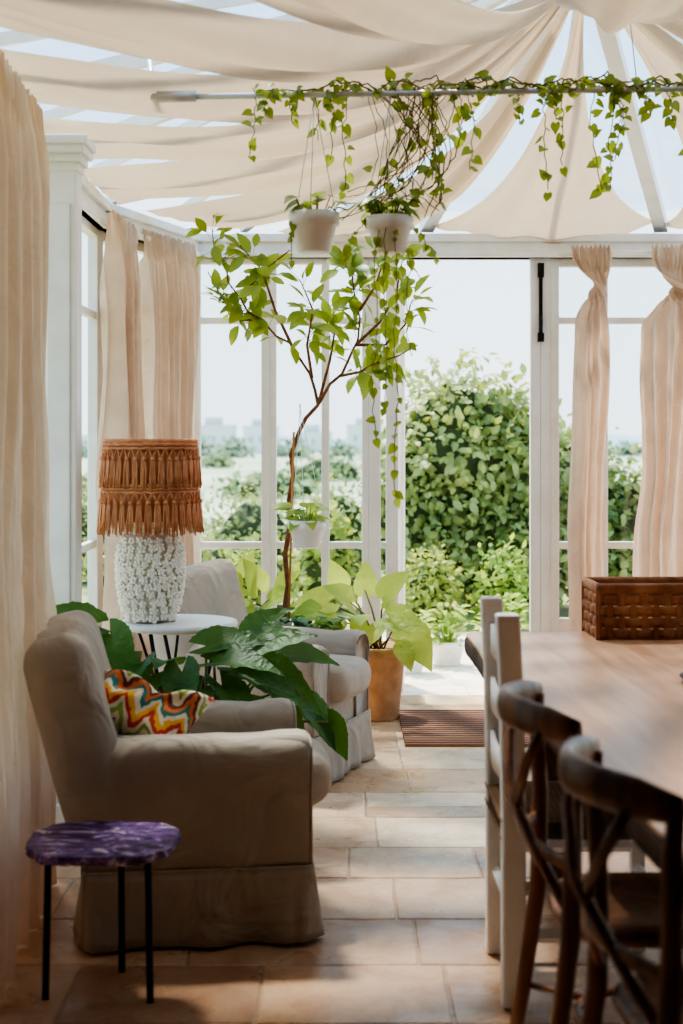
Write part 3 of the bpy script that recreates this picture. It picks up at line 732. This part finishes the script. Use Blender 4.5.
br=[
 [T(318,405),T(315,390,.05),T(310,374,.05),T(298,356,.1),T(290,343,.1),T(276,336,.1),T(262,320,.1),T(248,312,.15),T(240,298,.15),T(228,282,.12),T(226,266,.1),T(214,248,.1),T(212,228,.1)],
 [T(262,320,.1),T(240,320,.2),T(222,298,.2),T(208,272,.25)],
 [T(312,378),T(307,345,-.1),T(313,310,-.15),T(300,280,-.2)],
 [T(318,405),T(330,384),T(342,374,-.05),T(352,352),T(358,340,0),T(360,318,.05),T(354,292,.05),T(352,272,.1),T(340,250,.1)],
 [T(340,376),T(360,372,-.1),T(374,364,-.1),T(398,356,-.1),T(418,345,-.15)],
 [T(356,345),T(380,322,.1),T(396,295,.15),T(402,262,.1)],
 [T(292,346,.1),T(275,310,0),T(262,270,-.05),T(240,245,-.05)],
 [T(318,405),T(330,360,.1),T(335,330,.15),T(325,300,.2)],
 [T(360,310),T(376,285,-.1),T(385,255,-.1)],
 [T(240,298,.15),T(255,280,.1),T(275,262,.1),T(290,250,.1)],
 [T(356,345),T(385,345,.2),T(405,325,.2),T(412,300,.2)],
]
for b_ in br: tm.tube(b_,[.009*(1-.7*i/(len(b_)-1)) for i in range(len(b_))],6)
build('trunk',tm,m_bark,parent=tree)
build('cane',MB().tube([V((.015,-.03,.36)),T(294,432)+V((0,-.03,0))],.006,8),m_cane,parent=tree)
lf=MB()
for bi,b_ in enumerate(br):
    n_=len(b_); total=sum((b_[i+1]-b_[i]).length for i in range(n_-1))
    cnt=int(total*(42 if bi in (0,1,6,9) else 56))
    cl_=[R(0,1) for _ in range(max(3,cnt//4))]
    for k in range(cnt):
        t=min(1,max(0,random.choice(cl_)+R(-.05,.05)))**.75
        if bi in (0,3): t=.38+.62*t
        if bi in (7,2): t=.3+.7*t
        q=t*(n_-1); i=min(n_-2,int(q)); p=b_[i].lerp(b_[i+1],q-i); d=(b_[i+1]-b_[i]).normalized()*R(.1,.7)+rv(.8)+V((0,0,-.15))
        p2=p+d.normalized()*R(.02,.07); lf.tube([p,p2],.0015,3)
        lf.leaf(p2,d,V((R(-.5,.5),-R(.1,.9),R(.5,1))),R(.065,.125),ELL,fold=.2,curl=R(.05,.5))
build('leaves',lf,m_lemon,parent=tree)
uf=MB()
for k in range(230):
    a=R(0,6.28); r=R(.02,.2); p=V((math.cos(a)*r*.7,math.sin(a)*r*.7,.39)); q=V((math.cos(a)*r*1.5,math.sin(a)*r*1.5,.44+R(0,.13)))
    uf.tube([p,q],.0015,3); uf.leaf(q,V((math.cos(a),math.sin(a),R(-.3,.5)))+rv(.4),(0,0,1),R(.05,.09),HEART,curl=.3)
build('underplanting',uf,m_phil,parent=tree)
PL=V((-.46,5.06,0))
ph=empty('potted_plant',PL,label='broad green elephant-ear plant between the armchairs',cat='plant')
pot(ph,.12,.28,m_terra)
build('soil',MB().lathe([(.01,.24),(.10,.245),(.10,.25),(.01,.255)],20),m_soil,parent=ph)
pf=MB(); ps=MB()
spec=[(92,624,5.0,(-.7,-.3,.2),.2),(84,644,4.95,(-.8,-.3,-.5),.18),(110,634,5.0,(.3,-.4,-.2),.17),(112,658,5.0,(-.2,-.5,-.8),.17),(140,664,4.98,(-.3,-.5,-.4),.18),
(168,664,5.05,(.0,-.5,.3),.17),(206,646,5.1,(.9,-.2,.3),.2),(182,672,4.92,(.1,-.6,-.5),.18),(214,662,5.0,(.9,-.4,.1),.22),(150,676,4.95,(-.4,-.5,-.3),.16),
(222,686,4.95,(.6,-.5,-.5),.2),(250,650,5.1,(.95,-.2,.25),.22),(262,672,5.12,(.9,-.3,-.35),.23),(238,668,5.05,(.8,-.5,-.1),.21),
(200,690,4.9,(-.3,-.5,-.3),.18),(282,690,5.25,(.8,0,-.7),.2),(306,704,5.25,(.6,-.2,-.9),.18),(328,722,5.25,(.5,-.2,-.9),.14),
(250,634,5.2,(.6,-.2,.6),.16),(250,712,5.05,(.7,-.3,-.6),.17),(284,656,5.3,(.9,-.1,.05),.18),(274,706,5.1,(.8,-.3,-.5),.17),(232,700,5.0,(.5,-.4,-.6),.17)]
c0=V((0,0,.25))
for (px,py,d,dr_,L) in spec:
    p=pt(px,py,d)-PL; c=c0+rv(.03)
    ps.tube([c,c.lerp(p,.5)+V((0,0,.1)),p],[.008,.006,.004],6)
    pf.leaf(p,V(dr_)+rv(.12),V((R(-.6,.6),-.5,.9)),L*1.12,ARROW,fold=.32,curl=R(.1,.45),wave=.012,freq=24)
for k in range(10):
    a=R(0,6.28); p=V((math.cos(a)*R(.12,.24),math.sin(a)*.1,R(.36,.52))); ps.tube([V((0,0,.25)),p*.5+V((0,0,.25)),p],.005,5)
    pf.leaf(p,V((math.cos(a),-.4+math.sin(a)*.3,-.3)),(R(-.3,.3),-.4,1),R(.14,.2),ARROW,fold=.3,curl=.4,wave=.008,freq=20)
build('leaf_stalks',ps,m_stem,parent=ph); build('leaves',pf,m_phil,parent=ph)
cp=pt(378,716,7.42); cp.z=0
cl=empty('potted_plant',(cp.x,cp.y,0),label='pale green broad-leaved plant in a tan clay pot by the door',cat='plant')
pot(cl,.155,.38,m_terra)
build('soil',MB().lathe([(.01,.34),(.13,.345),(.13,.35),(.01,.355)],20),m_soil,parent=cl)
pf=MB(); ps=MB()
spec=[(350,602,7.35,(-.4,-.5,.5),.18),(328,602,7.3,(-.8,-.3,.0),.2),(385,596,7.3,(.5,-.4,.7),.19),(390,618,7.25,(.7,-.5,-.1),.2),(408,632,7.3,(.5,-.6,-.6),.22),(368,626,7.2,(-.2,-.8,-.4),.2),
(335,622,7.2,(-.7,-.5,-.4),.18),(365,590,7.5,(.1,0,1),.15),(350,640,7.15,(-.4,-.6,-.6),.13),(402,648,7.2,(.4,-.6,-.8),.13),(340,585,7.5,(-.3,-.2,.9),.14),(318,612,7.2,(-.6,-.6,.1),.16),(356,616,7.25,(.1,-.8,.1),.17)]
for (px,py,d,dr_,L) in spec:
    p=pt(px,py,d)-V((cp.x,cp.y,0)); ps.tube([V((R(-.03,.03),R(-.03,.03),.35)),p*.5+V((0,0,.24)),p],[.006,.005,.003],6)
    pf.leaf(p,V(dr_),V((R(-.3,.3),-.8,.8)),L,BIG,fold=.2,curl=R(.15,.4),wave=.012,freq=16)
build('leaf_stalks',ps,m_stem,parent=cl); build('leaves',pf,m_caly,parent=cl)
cp2=V((-.60,7.42,0))
c2=empty('potted_plant',cp2,label='pale broad-leaved plant in a clay pot near the corner curtain',cat='plant')
pot(c2,.12,.3,m_terra)
pf=MB(); ps=MB()
for (px,py,d,dr_,L) in [(258,588,7.35,(-.2,-.4,.8),.17),(243,598,7.3,(-.7,-.4,0),.18),(270,600,7.3,(.5,-.6,.3),.17),(255,612,7.25,(-.3,-.7,-.4),.17),(228,606,7.35,(-.8,-.1,-.5),.15),(246,575,7.4,(.2,-.3,.9),.13),(280,588,7.35,(.4,-.5,.6),.15),(264,618,7.25,(.3,-.8,-.2),.15),(236,585,7.35,(-.5,-.3,.6),.14)]:
    p=pt(px,py,d)-cp2; ps.tube([V((0,0,.26)),p*.5+V((0,0,.2)),p],[.006,.005,.003],6)
    pf.leaf(p,V(dr_),V((R(-.3,.3),-.8,.8)),L,BIG,fold=.2,curl=R(.15,.4),wave=.012,freq=16)
build('leaf_stalks',ps,m_stem,parent=c2); build('leaves',pf,m_caly,parent=c2)
def hangpot(px,py_rim,d,r,h,top,label,strands,nleaf=26,ls=(.04,.06),mat=m_poth):
    c=pt(px,py_rim,d); base=V((c.x,c.y,c.z-h))
    e=empty('hanging_planter',base,label=label,cat='hanging plant')
    pot(e,r,h,m_pot,rim=.01)
    w=MB()
    tp_=V(top)-base
    for k in range(3):
        a=k*2.09+.4; w.tube([V((math.cos(a)*r,math.sin(a)*r,h-.01)),tp_],.0015,4)
    w.tube([tp_,tp_+V((0,0,.02))],.004,6)
    build('hanging_wire',w,m_steel,parent=e)
    lf=MB(); st_=MB()
    for k in range(nleaf):
        a=R(0,6.28); q=V((math.cos(a)*r*R(.2,1.2),math.sin(a)*r*R(.2,1.2),h+R(.0,.07))); st_.tube([V((q.x*.4,q.y*.4,h-.03)),q],.002,4)
        lf.leaf(q,V((math.cos(a),math.sin(a),R(-.6,.6))),(0,-.3,1),R(*ls),HEART,curl=.3)
    for path in strands:
        pts_=[pt(*p)-base for p in path]; fine=[]
        for i in range(len(pts_)-1):
            for s_ in range(6): fine.append(pts_[i].lerp(pts_[i+1],s_/6)+rv(.005))
        fine.append(pts_[-1]); st_.tube(fine,.0016,4)
        for q in fine:
            if random.random()<.6:
                dd=rv(1)+V((0,-.2,-.9)); lf.leaf(q,dd,V((R(-.4,.4),-1,.3)),R(.018,.036),HEART,curl=.25)
    build('stems',st_,m_stem,parent=e); build('leaves',lf,mat,parent=e)
    return e
D=RD
hangpot(314,213,D,.08,.13,(pt(314,92,D).x,D,ZR-.01),'small white pot with trailing greenery hung from the rod',[[(300,210,D),(290,225,D-.05),(292,262,D-.05)]],20)
hangpot(390,217,D,.074,.12,(pt(390,92,D).x,D,ZR-.01),'white pot with long trailing pothos strands hung from the rod',
 [[(392,215,D-.05),(398,260,D-.08),(394,330,D-.08),(398,400,D-.08),(394,470,D-.08),(396,500,D-.08)],[(380,215,D-.05),(374,260,D-.06),(378,330,D-.06),(371,380,D-.06),(376,440,D-.06)],
  [(400,215,D),(410,270,D),(406,320,D),(412,356,D)],[(385,215,D-.06),(384,290,D-.09),(388,360,D-.09),(384,410,D-.09)],[(370,215,D),(352,235,D),(345,262,D)],[(405,215,D),(425,240,D),(440,262,D)]],36)
hangpot(307,520,6.9,.09,.13,pt(300,408,7.1),'small white pot of leafy greenery hung below the tree branches',[],22,(.06,.1),m_caly)
vo_=V((.6,D,ZR))
vine=empty('trailing_vine',vo_,label='pothos vine wound along the steel rod with hanging tendrils',cat='vine')
vs_=MB(); vl=MB()
def strand(path,leafp=.8,sz=(.022,.042),rr=.0018,sub=7):
    fine=[]
    for i in range(len(path)-1):
        for s_ in range(sub): fine.append(path[i].lerp(path[i+1],s_/sub)+rv(.006))
    fine.append(path[-1]); vs_.tube([p-vo_ for p in fine],rr,5)
    for q in fine:
        if random.random()<leafp:
            dd=rv(1)+V((0,-.1,-.4)); vl.leaf(q+dd.normalized()*.012-vo_,dd,V((R(-.5,.5),-1,.5)),R(*sz),HEART,curl=.25)
for rep in range(4):
    path=[]; x0=(262,330,390,420)[rep]
    for k in range(28):
        px=x0+k*((735-x0)/27)
        path.append(pt(px,90-8*(px-262)/420+R(-10,8),D)+V((0,R(-.03,.03),0)))
    strand(path,.30,(.024,.046),.003,4)
for px,y1,dx in ((262,112,-12),(250,155,-4),(292,122,-6),(330,160,2),(345,190,-4),(318,140,5),(405,150,6),(440,205,12),(432,180,-6),(462,130,4),(470,170,4),(520,125,3),(548,190,4),(556,120,8),(562,165,2),(602,190,8),(615,160,-3),(610,192,-6),(622,130,4),(650,110,5),(672,120,4),(690,150,0)):
    a=pt(px-dx,88,D); b_=pt(px,y1,D-.03); strand([a,a.lerp(b_,.4)+V((R(-.02,.02),R(-.02,.02),0)),b_],.65)
for k in range(30):
    a=pt(R(365,455),88,D); b_=pt(R(335,440),R(190,222),D); m_=pt(R(355,500),R(120,215),D+R(-.08,.08))
    pth=[]
    for s_ in range(9):
        t=s_/8; pth.append((a*(1-t)**2+m_*2*t*(1-t)+b_*t*t))
    strand(pth,.08,(.024,.044),R(.0014,.0024),2)
build('stems',vs_,m_stem,parent=vine); build('leaves',vl,m_poth,parent=vine)
# ---------- outside planting ----------
def bush(name,blobs,n_,ls,mat,label,cat,origin,prof=SIMPLE,core_k=.7,group=None,rough=.30):
    e=empty(name,origin,label=label,cat=cat,group=group); o=V(origin)
    lf=MB(); core=MB()
    wts=[b[1][0]*b[1][2] for b in blobs]
    for (c,r) in blobs:
        c=V(c)
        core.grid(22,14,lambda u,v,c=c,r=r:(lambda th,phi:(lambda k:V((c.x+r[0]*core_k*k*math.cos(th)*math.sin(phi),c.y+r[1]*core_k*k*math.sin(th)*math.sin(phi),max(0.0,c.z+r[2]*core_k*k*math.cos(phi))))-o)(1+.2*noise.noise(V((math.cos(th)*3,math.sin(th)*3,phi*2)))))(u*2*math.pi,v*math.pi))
    for i in range(n_):
        c,r=random.choices(blobs,wts)[0]; c=V(c)
        d=V((random.gauss(0,1),random.gauss(0,1)-.25,random.gauss(0,1)+.15)).normalized()
        k=R(.62,1.08)*(1+rough*noise.noise(d*4+c)+rough*.5*noise.noise(d*11+c))
        p=c+V((d.x*r[0],d.y*r[1],d.z*r[2]))*k
        if p.z<.02: continue
        dd=d*.7+rv(.9)+V((0,0,-.1))
        lf.leaf(p-o,dd,d*.8+V((0,-.2,.6))+rv(.6),R(*ls),prof,fold=.2,curl=.3)
    tb_=MB()
    base=V((sum(b[0][0] for b in blobs)/len(blobs),sum(b[0][1] for b in blobs)/len(blobs),0))-o; base.z=0
    for (c,r) in blobs:
        c=V(c)-o; tb_.tube([base,base.lerp(c,.5),c],[.04*r[2],.03*r[2],.015],6)
    build('branches',tb_,m_bark,parent=e); build('shade_core',core,m_core,parent=e); build('leaves',lf,mat,parent=e)  # the solid core fills in for shaded depth behind the leaves
    return e
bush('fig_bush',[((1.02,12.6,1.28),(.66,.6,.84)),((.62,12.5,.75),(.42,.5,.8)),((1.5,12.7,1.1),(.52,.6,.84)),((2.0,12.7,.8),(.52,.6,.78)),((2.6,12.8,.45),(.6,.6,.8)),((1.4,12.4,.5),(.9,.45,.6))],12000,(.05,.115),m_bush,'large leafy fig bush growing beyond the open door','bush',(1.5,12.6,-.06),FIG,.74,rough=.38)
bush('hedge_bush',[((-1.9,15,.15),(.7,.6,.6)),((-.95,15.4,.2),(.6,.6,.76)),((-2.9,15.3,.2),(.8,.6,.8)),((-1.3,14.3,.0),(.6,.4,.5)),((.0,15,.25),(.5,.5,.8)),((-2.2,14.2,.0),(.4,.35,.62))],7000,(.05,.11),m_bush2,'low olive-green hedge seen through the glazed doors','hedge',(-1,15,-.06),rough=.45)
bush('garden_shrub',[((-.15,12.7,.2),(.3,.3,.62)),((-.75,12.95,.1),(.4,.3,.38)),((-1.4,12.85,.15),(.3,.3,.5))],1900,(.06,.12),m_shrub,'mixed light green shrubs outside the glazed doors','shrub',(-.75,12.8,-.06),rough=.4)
bush('garden_shrub',[((.70,11.2,.22),(.24,.22,.34))],1000,(.03,.08),m_shrub,'yellow-green leafy shrub at the edge of the terrace','shrub',(.70,11.2,-.06),rough=.4)
bush('garden_shrub',[((1.26,11.25,.25),(.22,.22,.36))],700,(.04,.09),m_caly,'upright light green shrub at the edge of the terrace','shrub',(1.26,11.25,-.06),rough=.4)
bush('side_hedge',[((-4.4,10.5,.5),(1.0,1.2,.9)),((-4.8,12.6,.6),(1.0,1.3,1.0))],3000,(.1,.16),m_bush,'dark green hedge outside the side windows','hedge',(-4.6,11.5,-.15))
for i,(px,py,d,r,h,lab) in enumerate(((447,655,9.3,.12,.16,'white terrace pot holding a small leafy herb'),(412,650,9.0,.09,.14,'small white pot with feathery greenery on the terrace'),(500,640,9.6,.13,.2,'pale pot with a green seedling on the terrace'))):
    p=pt(px,py,d); e=empty('terrace_plant',(p.x,d,-.02),label=lab,cat='plant')
    pot(e,r,h,m_pot); lf=MB()
    for k in range(90):
        a=R(0,6.28); q=V((math.cos(a)*r*R(.1,1.3),math.sin(a)*r*R(.1,1.3),h+R(-.01,.22))); lf.tube([V((q.x*.3,q.y*.3,h-.03)),q],.002,3)
        lf.leaf(q,V((math.cos(a),math.sin(a),R(-.2,.9))),(0,-.3,1),R(.05,.08),ELL,curl=.3)
    build('leaves',lf,m_caly,parent=e)
hl=MB()
hl.grid(90,3,lambda u,v:V((-150+300*u,250+v*25,-.3+(2.6+1.5*noise.noise(V((u*9,0,0)))+.8*noise.noise(V((u*40,1,0))))*(0 if v==0 else 1 if v<.5 else .7))))
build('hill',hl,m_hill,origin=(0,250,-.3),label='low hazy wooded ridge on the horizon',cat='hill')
for i in range(11):
    x=-31+i*5.6+R(-.4,.4); y=165+R(-12,12); w=R(1.4,2.2); h_=R(1.8,3.8)
    hb=MB().box(-w,w,-2,2,0,h_); hb.box(-w*.5,w*.3,-1.5,1.5,h_,h_+R(.4,1.0)); hb.box(-w-.1,w+.1,-2.1,2.1,h_-.2,h_)
    e=empty('distant_house',(x,y,-.06),label='flat-roofed whitewashed house on the distant plain',cat='house',group='distant houses')
    build('walls',hb,m_house,parent=e,smooth=False)
    for k in range(3): build('window_opening',MB().box(-w*.6+k*w*.5,-w*.6+k*w*.5+.35,-2.03,-1.99,h_*.4,h_*.4+.7),m_hill,parent=e,smooth=False)
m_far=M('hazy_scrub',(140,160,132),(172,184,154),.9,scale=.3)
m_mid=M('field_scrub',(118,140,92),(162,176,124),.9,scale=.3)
for i in range(12):
    y=118+(i%3)*6; x=-22+i*4.4
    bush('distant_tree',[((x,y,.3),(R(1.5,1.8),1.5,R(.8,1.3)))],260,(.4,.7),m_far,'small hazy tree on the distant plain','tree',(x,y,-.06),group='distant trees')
for i in range(6):
    y=(36,52,74)[i%3]+R(-3,3); x=(-6.6+i*1.55)*y/40
    bush('scrub_bush',[((x,y,.1),(R(.9,1.7),1.0,R(.4,.9)))],420,(.16,.32),m_mid,'low rounded scrub bush in the dry field','bush',(x,y,-.06),group='field scrub bushes')
# ---------- light ----------
w=bpy.data.worlds.new('sky'); bpy.context.scene.world=w; w.use_nodes=True; nt=w.node_tree; n=nt.nodes; l=nt.links
bg=n['Background']; tc=n.new('ShaderNodeTexCoord'); sp=n.new('ShaderNodeSeparateXYZ'); l.new(tc.outputs['Generated'],sp.inputs[0])
cr=n.new('ShaderNodeValToRGB'); l.new(sp.outputs[2],cr.inputs['Fac'])
cr.color_ramp.elements[0].position=0.0; cr.color_ramp.elements[0].color=(.88,.95,1.0,1)
cr.color_ramp.elements[1].position=.42; cr.color_ramp.elements[1].color=(.44,.70,.98,1)
l.new(cr.outputs['Color'],bg.inputs['Color']); bg.inputs['Strength'].default_value=2.1
s=bpy.data.lights.new('sun','SUN'); s.energy=9.0; s.angle=math.radians(7); s.color=(1,.90,.76)
so=bpy.data.objects.new('sun',s); COL.objects.link(so)
sd=V((-.22,.50,.95)); so.rotation_euler=sd.to_track_quat('Z','Y').to_euler(); so.location=(0,0,10)
# ---------- camera ----------
cam=bpy.data.cameras.new('camera'); co=bpy.data.objects.new('camera',cam); COL.objects.link(co)
co.location=(0,0,1.45); co.rotation_euler=(math.radians(90),0,0)
cam.sensor_fit='VERTICAL'; cam.sensor_height=36; cam.sensor_width=24; cam.lens=36*1423/1024; cam.shift_y=-72/1024
cam.dof.use_dof=True; cam.dof.focus_distance=6.2; cam.dof.aperture_fstop=2.8; cam.clip_end=600
bpy.context.scene.camera=co
vs=bpy.context.scene.view_settings
vs.view_transform='AgX'
try: vs.look='AgX - Medium High Contrast'
except Exception: pass
vs.exposure=.42
